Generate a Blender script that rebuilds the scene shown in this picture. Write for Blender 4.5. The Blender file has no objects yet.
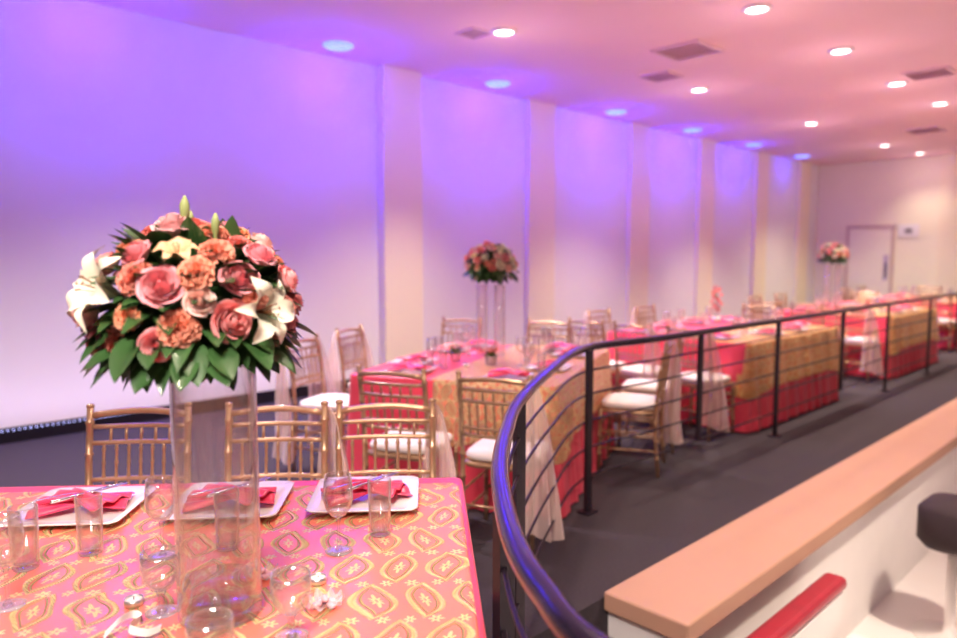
import bpy, bmesh, math, random
from mathutils import Vector, Matrix, Quaternion
PI = math.pi
rnd = random.Random(7)
sc = bpy.context.scene
C = sc.collection
try:
    sc.view_settings.view_transform = 'Standard'
except Exception:
    pass

# ------------------------------------------------------------------ camera frame
F = 720.0
TH = math.radians(45.6)
PH = math.atan(64 / F)
CAM = Vector((0, 0, 1.5))
FH = Vector((-math.sin(TH), math.cos(TH), 0))
RT = Vector((math.cos(TH), math.sin(TH), 0))
FW = FH * math.cos(PH) - Vector((0, 0, math.sin(PH)))
UP = FH * math.sin(PH) + Vector((0, 0, math.cos(PH)))

def at(px, py, z):
    d = FW + RT * ((px - 478.5) / F) + UP * ((319 - py) / F)
    return CAM + d * ((z - 1.5) / d.z)

def cp(x, d, z=0.0):
    p = RT * x + FH * d
    return Vector((p.x, p.y, z))

def rz_of(v):                       # rotation that turns local +Y to direction v
    return math.atan2(v.y, v.x) - PI / 2

# ------------------------------------------------------------------ materials
class NT:
    def __init__(s, name):
        s.m = bpy.data.materials.new(name)
        s.m.use_nodes = True
        s.t = s.m.node_tree
        s.t.nodes.clear()
        s.out = s.n('ShaderNodeOutputMaterial')
    def n(s, kind, **kw):
        nd = s.t.nodes.new(kind)
        for k, v in kw.items():
            setattr(nd, k, v)
        return nd
    def l(s, a, b):
        s.t.links.new(a, b)
    def m_(s, op, a, b=None, c=None):
        nd = s.n('ShaderNodeMath', operation=op)
        for i, v in enumerate((a, b, c)):
            if v is None: continue
            if isinstance(v, (int, float)): nd.inputs[i].default_value = v
            else: s.l(v, nd.inputs[i])
        return nd.outputs[0]
    def mix(s, fac, a, b):
        nd = s.n('ShaderNodeMix', data_type='RGBA')
        for sock, v in ((nd.inputs[0], fac), (nd.inputs[6], a), (nd.inputs[7], b)):
            if isinstance(v, (int, float)): sock.default_value = v
            elif isinstance(v, (tuple, list)): sock.default_value = (*v, 1) if len(v) == 3 else v
            else: s.l(v, sock)
        return nd.outputs[2]

def pmat(name, col, rough=0.5, metal=0.0, var=0.12, nscale=8.0, bump=0.0, bscale=40.0, sheen=0.0, objvar=0.0, emis=None, estr=0.0, coat=0.0, sss=0.0):
    t = NT(name)
    b = t.n('ShaderNodeBsdfPrincipled')
    tc = t.n('ShaderNodeTexCoord')
    nz = t.n('ShaderNodeTexNoise'); nz.inputs['Scale'].default_value = nscale
    t.l(tc.outputs['Object'], nz.inputs['Vector'])
    c2 = tuple(max(0, c * (1 - var)) for c in col)
    c3 = tuple(min(1, c * (1 + var)) for c in col)
    cc = t.mix(nz.outputs['Fac'], c2, c3)
    if objvar:
        oi = t.n('ShaderNodeObjectInfo')
        hs = t.n('ShaderNodeHueSaturation')
        t.l(cc, hs.inputs['Color'])
        t.l(t.m_('MULTIPLY_ADD', oi.outputs['Random'], objvar, 1 - objvar / 2), hs.inputs['Value'])
        t.l(t.m_('MULTIPLY_ADD', oi.outputs['Random'], 0.04, 0.48), hs.inputs['Hue'])
        cc = hs.outputs['Color']
    t.l(cc, b.inputs['Base Color'])
    b.inputs['Roughness'].default_value = rough
    b.inputs['Metallic'].default_value = metal
    if sheen:
        b.inputs['Sheen Weight'].default_value = sheen
    if coat:
        b.inputs['Coat Weight'].default_value = coat
    if sss:
        b.inputs['Subsurface Weight'].default_value = sss
        b.inputs['Subsurface Radius'].default_value = (1, .5, .4)
        b.inputs['Subsurface Scale'].default_value = .004
    if emis:
        b.inputs['Emission Color'].default_value = (*emis, 1)
        b.inputs['Emission Strength'].default_value = estr
    if bump:
        n2 = t.n('ShaderNodeTexNoise'); n2.inputs['Scale'].default_value = bscale
        t.l(tc.outputs['Object'], n2.inputs['Vector'])
        bp = t.n('ShaderNodeBump'); bp.inputs['Strength'].default_value = bump
        t.l(n2.outputs['Fac'], bp.inputs['Height'])
        t.l(bp.outputs[0], b.inputs['Normal'])
    t.l(b.outputs[0], t.out.inputs[0])
    return t.m

def glassmat(name, tint=(1, 1, 1), base=.05, edge=.8, rim=.25, rp=2.2, dk=.74):
    """thin clear glass: see-through face on, mirror-like and pale toward the rims"""
    t = NT(name)
    tr = t.n('ShaderNodeBsdfTransparent')
    gl = t.n('ShaderNodeBsdfGlossy'); gl.inputs['Roughness'].default_value = 0.05
    gl.inputs[0].default_value = (1, 1, 1, 1)
    df = t.n('ShaderNodeBsdfPrincipled'); df.inputs['Base Color'].default_value = (1, .98, .98, 1); df.inputs['Roughness'].default_value = .15
    lw = t.n('ShaderNodeLayerWeight'); lw.inputs[0].default_value = 0.5
    nz = t.n('ShaderNodeTexNoise'); nz.inputs['Scale'].default_value = 20
    fa = lw.outputs['Facing']
    dark = tuple(c * dk for c in tint)
    t.l(t.mix(t.m_('POWER', fa, 1.6), tint, dark), tr.inputs[0])
    fac = t.m_('MULTIPLY_ADD', t.m_('POWER', fa, 2.6), edge, base)
    fac = t.m_('MULTIPLY', fac, t.m_('MULTIPLY_ADD', nz.outputs['Fac'], .2, .9))
    mx = t.n('ShaderNodeMixShader')
    t.l(fac, mx.inputs[0]); t.l(tr.outputs[0], mx.inputs[1]); t.l(gl.outputs[0], mx.inputs[2])
    m2 = t.n('ShaderNodeMixShader')
    t.l(t.m_('MULTIPLY_ADD', t.m_('POWER', fa, rp), rim, .010), m2.inputs[0]); t.l(mx.outputs[0], m2.inputs[1]); t.l(df.outputs[0], m2.inputs[2])  # white edge layer and dark tint paint in refraction at the glass rims
    t.l(m2.outputs[0], t.out.inputs[0])
    return t.m

def sheermat(name, col, alpha):
    t = NT(name)
    tr = t.n('ShaderNodeBsdfTransparent')
    b = t.n('ShaderNodeBsdfPrincipled')
    b.inputs['Base Color'].default_value = (*col, 1)
    b.inputs['Roughness'].default_value = .5
    b.inputs['Sheen Weight'].default_value = .4
    lw = t.n('ShaderNodeLayerWeight'); lw.inputs[0].default_value = 0.4
    wv = t.n('ShaderNodeTexNoise'); wv.inputs['Scale'].default_value = 12
    fac = t.m_('ADD', t.m_('MULTIPLY', lw.outputs['Facing'], .5), t.m_('MULTIPLY_ADD', wv.outputs['Fac'], .1, alpha))
    mx = t.n('ShaderNodeMixShader')
    t.l(fac, mx.inputs[0]); t.l(tr.outputs[0], mx.inputs[1]); t.l(b.outputs[0], mx.inputs[2])
    t.l(mx.outputs[0], t.out.inputs[0])
    return t.m

def embroidery(name, base, gold, cu=0.115, cv=0.165, dens=1.0, rough=.30, veins=False):
    t = NT(name)
    m_ = t.m_
    uv = t.n('ShaderNodeUVMap')
    nzw = t.n('ShaderNodeTexNoise'); nzw.inputs['Scale'].default_value = 5
    t.l(uv.outputs[0], nzw.inputs['Vector'])
    sp = t.n('ShaderNodeSeparateXYZ'); t.l(uv.outputs[0], sp.inputs[0])
    w1 = m_('MULTIPLY_ADD', nzw.outputs['Fac'], .6, -.3)
    VV = m_('ADD', m_('DIVIDE', sp.outputs[1], cv), 50.0)
    row = m_('FLOOR', VV)
    fv = m_('SUBTRACT', m_('SUBTRACT', VV, row), .5)
    par = m_('MODULO', row, 2.0)
    UU = m_('ADD', m_('ADD', m_('DIVIDE', sp.outputs[0], cu), 50.0), m_('MULTIPLY', par, .5))
    UU = m_('ADD', UU, w1)
    fu = m_('SUBTRACT', m_('SUBTRACT', UU, m_('FLOOR', UU)), .5)
    sgn = m_('MULTIPLY_ADD', par, 2.0, -1.0)
    # every leaf leans and its tip curls, alternate rows the other way
    lean = m_('ADD', m_('MULTIPLY', fv, .55), m_('MULTIPLY', m_('MULTIPLY', fv, m_('ABSOLUTE', fv)), -.95))
    fs = m_('ADD', fu, m_('MULTIPLY', lean, sgn))
    au = m_('ABSOLUTE', fs)
    lens = m_('SUBTRACT', m_('MULTIPLY', m_('COSINE', m_('MULTIPLY', fv, PI)), .40), .045)
    f = m_('SUBTRACT', au, lens)
    def band(x, c, w):
        d = m_('DIVIDE', m_('ABSOLUTE', m_('SUBTRACT', x, c)), w)
        return m_('MAXIMUM', m_('SUBTRACT', 1.0, d), 0.0)
    rope = m_('MULTIPLY_ADD', m_('SINE', m_('MULTIPLY', m_('ADD', m_('MULTIPLY', fv, 1.7), fs), 80)), .35, .90)
    b1 = m_('MULTIPLY', band(f, 0.0, .066 * dens), rope)
    if veins:
        b2 = m_('MULTIPLY', band(f, -.17, .034 * dens), 1.2)
        inside = m_('LESS_THAN', f, -.18)
        vein = m_('MULTIPLY', m_('SUBTRACT', m_('SINE', m_('MULTIPLY', m_('ADD', fv, m_('MULTIPLY', au, .8)), 46)), .3), 1.3)
        b3 = m_('MULTIPLY', inside, m_('MAXIMUM', vein, 0.0))
    else:
        b2 = m_('MULTIPLY', band(f, -.115, .026), 1.1)
        hx = m_('MULTIPLY', fs, cu); hy = m_('MULTIPLY', fv, cv)
        hr = m_('SQRT', m_('ADD', m_('MULTIPLY', hx, hx), m_('MULTIPLY', m_('MULTIPLY', hy, hy), .22)))
        ha = m_('ARCTAN2', hy, hx)
        b3 = m_('MULTIPLY', m_('LESS_THAN', hr, m_('MULTIPLY_ADD', m_('COSINE', m_('MULTIPLY', ha, 8)), .0040, .0105)), m_('GREATER_THAN', hr, .0030))
    qx = m_('MULTIPLY', m_('SUBTRACT', m_('ABSOLUTE', fu), .25), cu)
    qy = m_('MULTIPLY', m_('SUBTRACT', .5, m_('ABSOLUTE', fv)), cv)
    r = m_('SQRT', m_('ADD', m_('MULTIPLY', qx, qx), m_('MULTIPLY', qy, qy)))
    an = m_('ARCTAN2', qy, qx)
    fl = m_('LESS_THAN', r, m_('MULTIPLY_ADD', m_('COSINE', m_('MULTIPLY', an, 6)), .0045, .0115))
    hole = m_('GREATER_THAN', r, .0032)
    b4 = m_('MULTIPLY', m_('MULTIPLY', fl, hole), .9)
    mk = m_('MAXIMUM', m_('MAXIMUM', b1, b2), m_('MAXIMUM', b3, b4))
    th = t.n('ShaderNodeTexNoise'); th.inputs['Scale'].default_value = 300
    t.l(uv.outputs[0], th.inputs['Vector'])
    mk2 = m_('MULTIPLY', mk, m_('MULTIPLY_ADD', th.outputs['Fac'], .8, .7))
    cl = t.n('ShaderNodeClamp')
    t.l(m_('MULTIPLY', mk2, 3.0), cl.inputs[0])
    mk3 = cl.outputs[0]
    bs = t.mix(nzw.outputs['Fac'], tuple(c * .9 for c in base), tuple(min(1, c * 1.1) for c in base))
    col = t.mix(mk3, bs, gold)
    b = t.n('ShaderNodeBsdfPrincipled')
    t.l(col, b.inputs['Base Color'])
    b.inputs['Roughness'].default_value = rough
    t.l(m_('MULTIPLY', mk3, .12), b.inputs['Metallic'])
    b.inputs['Specular IOR Level'].default_value = .35
    bp = t.n('ShaderNodeBump'); bp.inputs['Strength'].default_value = 1.0; bp.inputs['Distance'].default_value = .006
    t.l(mk2, bp.inputs['Height']); t.l(bp.outputs[0], b.inputs['Normal'])
    t.l(b.outputs[0], t.out.inputs[0])
    return t.m

M = {}
M['wall'] = pmat('wall_paint', (.94, .90, .90), .8, var=.02, nscale=2, bump=.03, bscale=120)
M['pilaster'] = pmat('pilaster_less_blue', (.99, .89, .68), .8, var=.02, nscale=2, bump=.03, bscale=120)  # cream stands for the weaker blue light between lamps, put into the colour
M['farwall'] = pmat('far_wall_paint', (.99, .91, .72), .8, var=.03, nscale=2)
M['ceiling'] = pmat('ceiling_paint', (.90, .63, .68), .85, var=.03, nscale=1.5)
M['carpet'] = pmat('carpet', (.042, .031, .040), .95, var=.35, nscale=70, bump=.4, bscale=300)
M['tile'] = pmat('pale_tile', (.97, .93, .91), .2, var=.04, nscale=3)
M['beige'] = pmat('beige_ledge', (.56, .32, .22), .6, var=.04, nscale=3)
M['base'] = pmat('black_baseboard', (.012, .010, .016), .35, var=.2)
M['door'] = pmat('door_paint', (.99, .90, .74), .5, var=.03)
M['trimw'] = pmat('door_trim_paint', (.66, .50, .42), .5, var=.03)
M['ringw'] = pmat('lamp_ring_paint', (.88, .80, .80), .5, var=.03)
M['steel'] = pmat('steel', (.75, .74, .76), .25, 1.0, var=.05)
M['rail'] = pmat('dark_rail_metal', (.030, .020, .045), .24, .55, var=.2, nscale=20, coat=.3)
M['post'] = pmat('dark_post_metal', (.03, .02, .03), .4, .4, var=.2, nscale=20)
M['gold'] = pmat('gold_painted_wood', (.48, .30, .17), .30, .5, var=.22, nscale=25, bump=.05, bscale=80, coat=.3)
M['cushion'] = pmat('cream_cushion', (.94, .86, .80), .7, var=.04, nscale=10, sheen=.3, bump=.05, bscale=60)
M['darkcush'] = pmat('black_vinyl', (.04, .025, .03), .8, var=.2)
M['pink'] = pmat('pink_satin', (.90, .075, .13), .32, var=.16, nscale=5, sheen=.1, bump=.05, bscale=9)
M['emb'] = embroidery('peach_embroidered_cloth', (.90, .24, .155), (1.0, .80, .36))
M['emb2'] = embroidery('gold_lace_cloth', (.84, .29, .16), (1.0, .78, .38), .08, .10, 1.3, veins=True)
M['emb3'] = embroidery('gold_brocade_cloth', (.86, .38, .14), (1.0, .76, .32), .10, .15, 1.1, veins=True)
M['napkin'] = pmat('pink_napkin_satin', (.88, .05, .14), .3, var=.2, nscale=20, sheen=.3, bump=.1, bscale=40)
M['plate'] = pmat('white_china', (.94, .90, .88), .12, var=.02, coat=.5)
M['glass'] = glassmat('clear_glass', (.98, .98, .985), base=.09, edge=.75, rim=.65, rp=3.4, dk=.70)
M['vase'] = glassmat('vase_glass', (.985, .99, .995), base=.08, edge=.85, rim=.50, rp=4.5, dk=.70)
M['water'] = glassmat('water', (.96, .97, .98), base=.05, edge=.3, rim=.04)
M['wood'] = pmat('plain_wood', (.35, .22, .13), .6, var=.2)
M['wax'] = pmat('candle_wax', (.95, .88, .78), .4, var=.03)
M['tin'] = pmat('candle_tin', (.8, .78, .76), .3, .9, var=.03)
M['rose'] = pmat('rose_petal', (1.0, .38, .40), .5, var=.06, nscale=1.5, objvar=.14, sheen=.2, sss=.3)
M['carn'] = pmat('carnation_petal', (1.0, .38, .26), .6, var=.10, nscale=2, objvar=.14, sheen=.2, sss=.2)
M['palerose'] = pmat('pale_rose_petal', (1.0, .60, .56), .5, var=.06, nscale=1.5, objvar=.10, sheen=.2, sss=.3)
M['lily'] = pmat('lily_petal', (.96, .90, .70), .45, var=.07, nscale=3, sheen=.2)
M['alst'] = pmat('alstroemeria_petal', (1.0, .55, .28), .5, var=.3, nscale=4, objvar=.2)
M['anther'] = pmat('anther', (.25, .08, .02), .8, var=.2)
M['bud'] = pmat('green_bud', (.34, .40, .14), .5, var=.3, nscale=20)
M['leaf'] = pmat('dark_leaf', (.040, .105, .028), .35, var=.5, nscale=14, coat=.2)
M['freshleaf'] = pmat('fresh_leaf', (.12, .26, .05), .5, var=.4, nscale=20)
M['sash'] = sheermat('sheer_organza', (.96, .74, .68), .42)
M['almond'] = pmat('sugared_almond', (.93, .55, .60), .3, var=.1, objvar=.2)
M['tulle'] = sheermat('white_tulle', (.95, .85, .86), .2)
M['blue'] = pmat('blue_lamp_lens', (.3, .4, 1), .4, emis=(.22, .36, 1), estr=1.3)
M['warm'] = pmat('warm_lamp_lens', (1, .9, .8), .4, emis=(1, .86, .82), estr=14)
M['led'] = pmat('led_dot', (.5, .5, 1), .4, emis=(.45, .50, 1), estr=4)
M['ventm'] = pmat('vent_metal', (.80, .56, .62), .5, var=.05)
M['ventd'] = pmat('vent_dark', (.74, .50, .56), .8, var=.05)
M['white'] = pmat('white_linen', (.94, .90, .88), .7, var=.03, sheen=.2)
M['red'] = pmat('red_vinyl', (.40, .006, .028), .5, var=.2, nscale=10, sheen=.2)
M['ink'] = pmat('dark_ink', (.05, .04, .06), .6)
M['cord'] = pmat('black_rubber', (.02, .02, .02), .5)

# ------------------------------------------------------------------ object helpers
def obj(name, bm, mat, parent=None, smooth=True, recalc=True):
    if recalc:
        bmesh.ops.recalc_face_normals(bm, faces=bm.faces)
    me = bpy.data.meshes.new(name)
    bm.to_mesh(me); bm.free()
    me.materials.append(mat)
    if smooth:
        for p in me.polygons: p.use_smooth = True
    o = bpy.data.objects.new(name, me)
    C.objects.link(o)
    if parent: o.parent = parent
    return o

def thing(name, label=None, cat=None, loc=(0, 0, 0), rotz=0.0, group=None):
    o = bpy.data.objects.new(name, None); C.objects.link(o)
    o.empty_display_size = .05
    o.location = loc; o.rotation_euler = (0, 0, rotz)
    return tag(o, label, cat, group)

def tag(o, label=None, cat=None, group=None):
    if label: o['label'] = label
    if cat: o['category'] = cat
    if group: o['group'] = group
    elif 'group' in o: del o['group']
    return o

def struct(o):
    o['kind'] = 'structure'
    return o

def copy_tree(o, parent=None):
    c = o.copy(); C.objects.link(c)
    c.parent = parent
    for ch in list(o.children): copy_tree(ch, c)
    return c

protos = {}
def inst(key, build, loc, rotz=0.0, label=None, cat=None, group=None, scale=1.0):
    if key not in protos:
        r = build(); protos[key] = r
    else:
        r = copy_tree(protos[key])
    r.location = loc; r.rotation_euler = (0, 0, rotz); r.scale = (scale,) * 3
    return tag(r, label, cat, group)

def box(bm, x0, x1, y0, y1, z0, z1):
    v = [bm.verts.new(p) for p in ((x0, y0, z0), (x1, y0, z0), (x1, y1, z0), (x0, y1, z0), (x0, y0, z1), (x1, y0, z1), (x1, y1, z1), (x0, y1, z1))]
    for f in ((0, 3, 2, 1), (4, 5, 6, 7), (0, 1, 5, 4), (1, 2, 6, 5), (2, 3, 7, 6), (3, 0, 4, 7)):
        bm.faces.new([v[i] for i in f])

def bxo(name, dims, mat, parent=None, bevel=0):
    bm = bmesh.new(); box(bm, *dims)
    o = obj(name, bm, mat, parent, smooth=False)
    if bevel:
        b = o.modifiers.new('b', 'BEVEL'); b.width = bevel; b.segments = 3
    return o

def tube(bm, pts, r, seg=8):
    pts = [Vector(p) for p in pts]; n = len(pts)
    rs = r if isinstance(r, (list, tuple)) else [r] * n
    tan = []
    for i in range(n):
        a = pts[max(0, i - 1)]; b = pts[min(n - 1, i + 1)]
        tan.append((b - a).normalized())
    nrm = tan[0].orthogonal().normalized()
    rings = []
    for i in range(n):
        nrm = (nrm - tan[i] * nrm.dot(tan[i])).normalized()
        bn = tan[i].cross(nrm)
        rings.append([bm.verts.new(pts[i] + (nrm * math.cos(2 * PI * k / seg) + bn * math.sin(2 * PI * k / seg)) * rs[i]) for k in range(seg)])
    for i in range(n - 1):
        for k in range(seg):
            bm.faces.new((rings[i][k], rings[i][(k + 1) % seg], rings[i + 1][(k + 1) % seg], rings[i + 1][k]))
    bm.faces.new(list(reversed(rings[0]))); bm.faces.new(rings[-1])

def bamboo(bm, pts, r, step=.12, seg=8):
    pts = [Vector(p) for p in pts]
    cum = [0]
    for a, b in zip(pts, pts[1:]): cum.append(cum[-1] + (b - a).length)
    L = cum[-1]
    def ev(s):
        s = max(0, min(L, s))
        for i in range(len(pts) - 1):
            if s <= cum[i + 1] + 1e-9:
                return pts[i].lerp(pts[i + 1], (s - cum[i]) / (cum[i + 1] - cum[i]))
        return pts[-1]
    st = [(0, r)]
    n = max(1, int(L / step))
    for i in range(1, n + 1):
        s = i * L / (n + .5)
        st += [(s - .009, r), (s - .003, r * 1.3), (s + .003, r * 1.3), (s + .009, r)]
    for c in cum[1:-1]: st.append((c, r))
    st.append((L, r))
    st.sort()
    tube(bm, [ev(s) for s, _ in st], [q for _, q in st], seg)

def lathe(bm, prof, seg=24, cx=0, cy=0, cz=0):
    rings = []
    for r, z in prof:
        r = max(r, .0004)
        rings.append([bm.verts.new((cx + r * math.cos(2 * PI * k / seg), cy + r * math.sin(2 * PI * k / seg), cz + z)) for k in range(seg)])
    for a, b in zip(rings, rings[1:]):
        for k in range(seg):
            bm.faces.new((a[k], a[(k + 1) % seg], b[(k + 1) % seg], b[k]))
    if prof[0][0] < .001: bm.faces.new(rings[0])
    if prof[-1][0] < .001: bm.faces.new(rings[-1])

def sqloop(bm, hx, hy, z, n=40, p=6.0):
    out = []
    for k in range(n):
        a = 2 * PI * k / n + PI / n
        c, s = math.cos(a), math.sin(a)
        f = (abs(c) ** p + abs(s) ** p) ** (-1 / p)
        out.append(bm.verts.new((hx * c * f, hy * s * f, z)))
    return out

def stack(bm, loops, caps=(True, True)):
    for a, b in zip(loops, loops[1:]):
        n = len(a)
        for k in range(n):
            bm.faces.new((a[k], a[(k + 1) % n], b[(k + 1) % n], b[k]))
    if caps[0]: bm.faces.new(list(reversed(loops[0])))
    if caps[1]: bm.faces.new(loops[-1])

def grid(bm, f, nu, nv):
    vs = [[bm.verts.new(f(-1 + 2 * i / nu, j / nv)) for i in range(nu + 1)] for j in range(nv + 1)]
    for j in range(nv):
        for i in range(nu):
            bm.faces.new((vs[j][i], vs[j][i + 1], vs[j + 1][i + 1], vs[j + 1][i]))

# ------------------------------------------------------------------ setting
WX, YF, ZC = -6.70, 17.8, 3.60
struct(bxo('wall_left', (WX - .2, WX, -2.0, YF, -1.0, ZC), M['wall']))
struct(bxo('wall_far', (WX - .2, 3.0, YF, YF + .2, -1.0, ZC), M['farwall']))
struct(bxo('ceiling', (WX - .2, 1.4, -2.0, YF + .2, ZC, ZC + .15), M['ceiling']))
PX0, PX1 = -1.79, -1.38
bm = bmesh.new()
box(bm, WX, PX0, -2.0, YF, -1.0, 0)
box(bm, PX0, 2.4, -2.0, 1.90, -1.0, 0)
struct(obj('floor', bm, M['carpet'], smooth=False))
struct(bxo('floor_lower', (PX0, 3.0, 1.90, YF, -1.0, -.9), M['tile']))
struct(bxo('wall_right', (PX0, PX1 - .10, 2.56, YF, -.9, -.06), M['white']))
bm = bmesh.new(); box(bm, PX0, PX1, 2.52, YF, -.06, .03)
o = struct(obj('trim_1', bm, M['beige'], smooth=False))
bv = o.modifiers.new('b', 'BEVEL'); bv.width = .012; bv.segments = 3
struct(bxo('baseboard_left', (WX, WX + .03, -2.0, YF, 0, .12), M['base']))
struct(bxo('baseboard_far', (-4.9, -1.8, YF - .03, YF, 0, .12), M['base']))
n = 2
for i, y in enumerate((5.24, 7.75, 10.2, 12.4, 14.7, 16.9)):
    struct(bxo('trim_%d' % n, (WX, WX + (.12 if i == 0 else .06), y - .28, y + .28, 0, ZC), M['pilaster'])); n += 1
struct(bxo('trim_%d' % n, (-4.16, -3.7, YF - .12, YF, 0, ZC), M['pilaster'])); n += 1
# door on the far wall
dr = bpy.data.objects.new('door_1', None); C.objects.link(dr); struct(dr)
dr.location = (-5.5, YF, 0)
bxo('door_panel', (-.44, .44, -.04, -.005, 0, 2.10), M['door'], dr)
bm = bmesh.new()
box(bm, -.50, -.44, -.06, -.002, 0, 2.16); box(bm, .44, .50, -.06, -.002, 0, 2.16); box(bm, -.50, .50, -.061, -.002, 2.10, 2.17)
obj('door_frame', bm, M['trimw'], dr, smooth=False)
bm = bmesh.new(); box(bm, .30, .40, -.06, -.04, .95, 1.5); obj('push_plate', bm, M['steel'], dr, smooth=False)
bm = bmesh.new(); tube(bm, [(.35, -.06, 1.0), (.35, -.10, 1.02), (.35, -.10, 1.3), (.35, -.06, 1.32)], .012); obj('door_handle', bm, M['ink'], dr)
# small wall sign
sg = thing('wall_sign', 'small white sign with dark printing on the far wall right of the door', 'sign', (-4.74, YF, 2.03))
bxo('sign_panel', (-.20, .20, -.02, 0, -.14, .14), M['white'], sg)
bm = bmesh.new()
v = [bm.verts.new(p) for p in ((-.07, -.024, -.02), (.07, -.024, -.02), (.09, -.024, .05), (.045, -.024, .01), (0, -.024, .065), (-.045, -.024, .01), (-.09, -.024, .05))]
bm.faces.new(v)
box(bm, -.08, .08, -.026, -.02, -.065, -.045)
obj('sign_marks', bm, M['ink'], sg, smooth=False)

# ------------------------------------------------------------------ lights
def add_light(kind, name, loc, energy, col, **kw):
    d = bpy.data.lights.new(name, kind); d.energy = energy; d.color = col
    for k, v in kw.items(): setattr(d, k, v)
    o = bpy.data.objects.new(name, d); C.objects.link(o); o.location = loc
    return o

def build_blue():
    t = thing('wall_washer')
    bm = bmesh.new(); lathe(bm, [(.115, 0), (.15, 0), (.155, -.012), (.13, -.03), (.115, -.03), (.115, 0)], 28); obj('trim_ring', bm, M['blue'], t)
    bm = bmesh.new(); lathe(bm, [(0, -.02), (.05, -.018), (.085, -.010), (.115, -.006), (.115, -.002), (0, -.002)], 28); obj('lens', bm, M['blue'], t)
    return t
def build_warm():
    t = thing('ceiling_downlight')
    bm = bmesh.new(); lathe(bm, [(.09, 0), (.12, 0), (.125, -.01), (.11, -.022), (.09, -.022), (.09, 0)], 28); obj('trim_ring', bm, M['ringw'], t)
    bm = bmesh.new(); lathe(bm, [(0, -.014), (.05, -.012), (.09, -.006), (.09, -.002), (0, -.002)], 28); obj('lens', bm, M['warm'], t)
    return t
ys = [1.9, 4.2, 6.5, 9.0, 11.2, 13.5, 15.8]
bn = ['above the left edge of view', 'left of the nearest pilaster', 'just right of the nearest pilaster', 'second one right of the nearest pilaster', 'third one right of the nearest pilaster', 'second from the far wall', 'closest to the far wall']
for i, y in enumerate(ys):
    inst('blue', build_blue, (WX + .40, y, ZC), 0, 'round blue ceiling light by the long wall, ' + bn[i], 'ceiling light', 'blue wall washers along the long wall')
    k = (1, 1, 1, .85, .65, .4, .10)[i]
    # broad lens: the light spreads along the top of its bay
    l = add_light('AREA', 'blue_wash', (WX + .40, y, ZC - .05), 30 * k, (.008, .0, 1), shape='RECTANGLE', size=.10, size_y=.7)
    l.rotation_euler = (0, math.radians(34), 0)
    add_light('POINT', 'blue_glow', (WX + .40, y, ZC - .30), 24 * k, (.03, .004, 1), shadow_soft_size=.10)

dl = [(504, 31, 'leftmost, nearest the long wall'), (757, 8, 'at the top edge of view'), (841, 50, 'large and bright, right of the largest vent'), (897, 83, 'just beyond the large bright one'), (940, 103, 'nearest the right edge of view'),
      (699, 89, 'just beyond the largest vent'), (811, 123, 'between the blue lights and the right-hand vents'), (885, 145, 'near the far wall above the door'), (920, 153, 'closest to the far wall')]
for i, (px, py, w) in enumerate(dl):
    p = at(px, py, ZC)
    inst('warm', build_warm, (p.x, p.y, ZC), 0, 'round warm ceiling downlight ' + w, 'ceiling light', 'warm recessed downlights')
    e = (760, 320, 360, 380, 400, 780, 840, 620, 110)[i]
    add_light('SPOT', 'warm_spot', (p.x, p.y, ZC - .05), e, (1, .84, .68) if i < 7 else (1, .90, .66), spot_size=math.radians(104 if i in (0, 5, 6) else (122 if i == 7 else 106)), spot_blend=1.0, shadow_soft_size=.12)
    add_light('POINT', 'warm_glow', (p.x, p.y, ZC - .45), 5, (1, .66, .72), shadow_soft_size=.30)  # extra point lamp below the lens, added so the ceiling glows around it
for x, y, e, w in ((-2.1, 1.9, 190, 'over the tall foreground vase'), (-.9, .6, 110, 'over the near end of the railing'), (-4.83, 2.4, 640, 'left of view, added to brighten the long wall'), (-4.83, 0.0, 540, 'far left of view, added to brighten the long wall'), (.3, 4.2, 900, 'added to brighten the lower floor'), (-2.4, 13.6, 380, 'right of the door, added to brighten the far wall')):  # out of view; wall and lower-floor ones are added to brighten those surfaces
    inst('warm', build_warm, (x, y, ZC), 0, 'round warm ceiling downlight ' + w, 'ceiling light', 'warm recessed downlights')
    add_light('SPOT', 'warm_spot', (x, y, ZC - .05), e, (1, .87, .90) if (x < -4 and y < 3) else (1, .82, .66), spot_size=math.radians(104 if x < -4 else 106), spot_blend=1.0, shadow_soft_size=.12)
# front fill added above and behind the camera, aimed at the big bouquet
inst('warm', build_warm, (-.05, -.75, ZC), 0, 'added fill downlight above and behind the camera, aimed at the large bouquet', 'ceiling light', 'warm recessed downlights')
l = add_light('SPOT', 'warm_spot', (-.05, -.75, ZC - .05), 1050, (1, .88, .80), spot_size=math.radians(60), spot_blend=1.0, shadow_soft_size=.45)
l.rotation_euler = (Vector((-1.45, .80, 1.40)) - Vector((-.05, -.75, ZC - .05))).to_track_quat('-Z', 'Y').to_euler()

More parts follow.
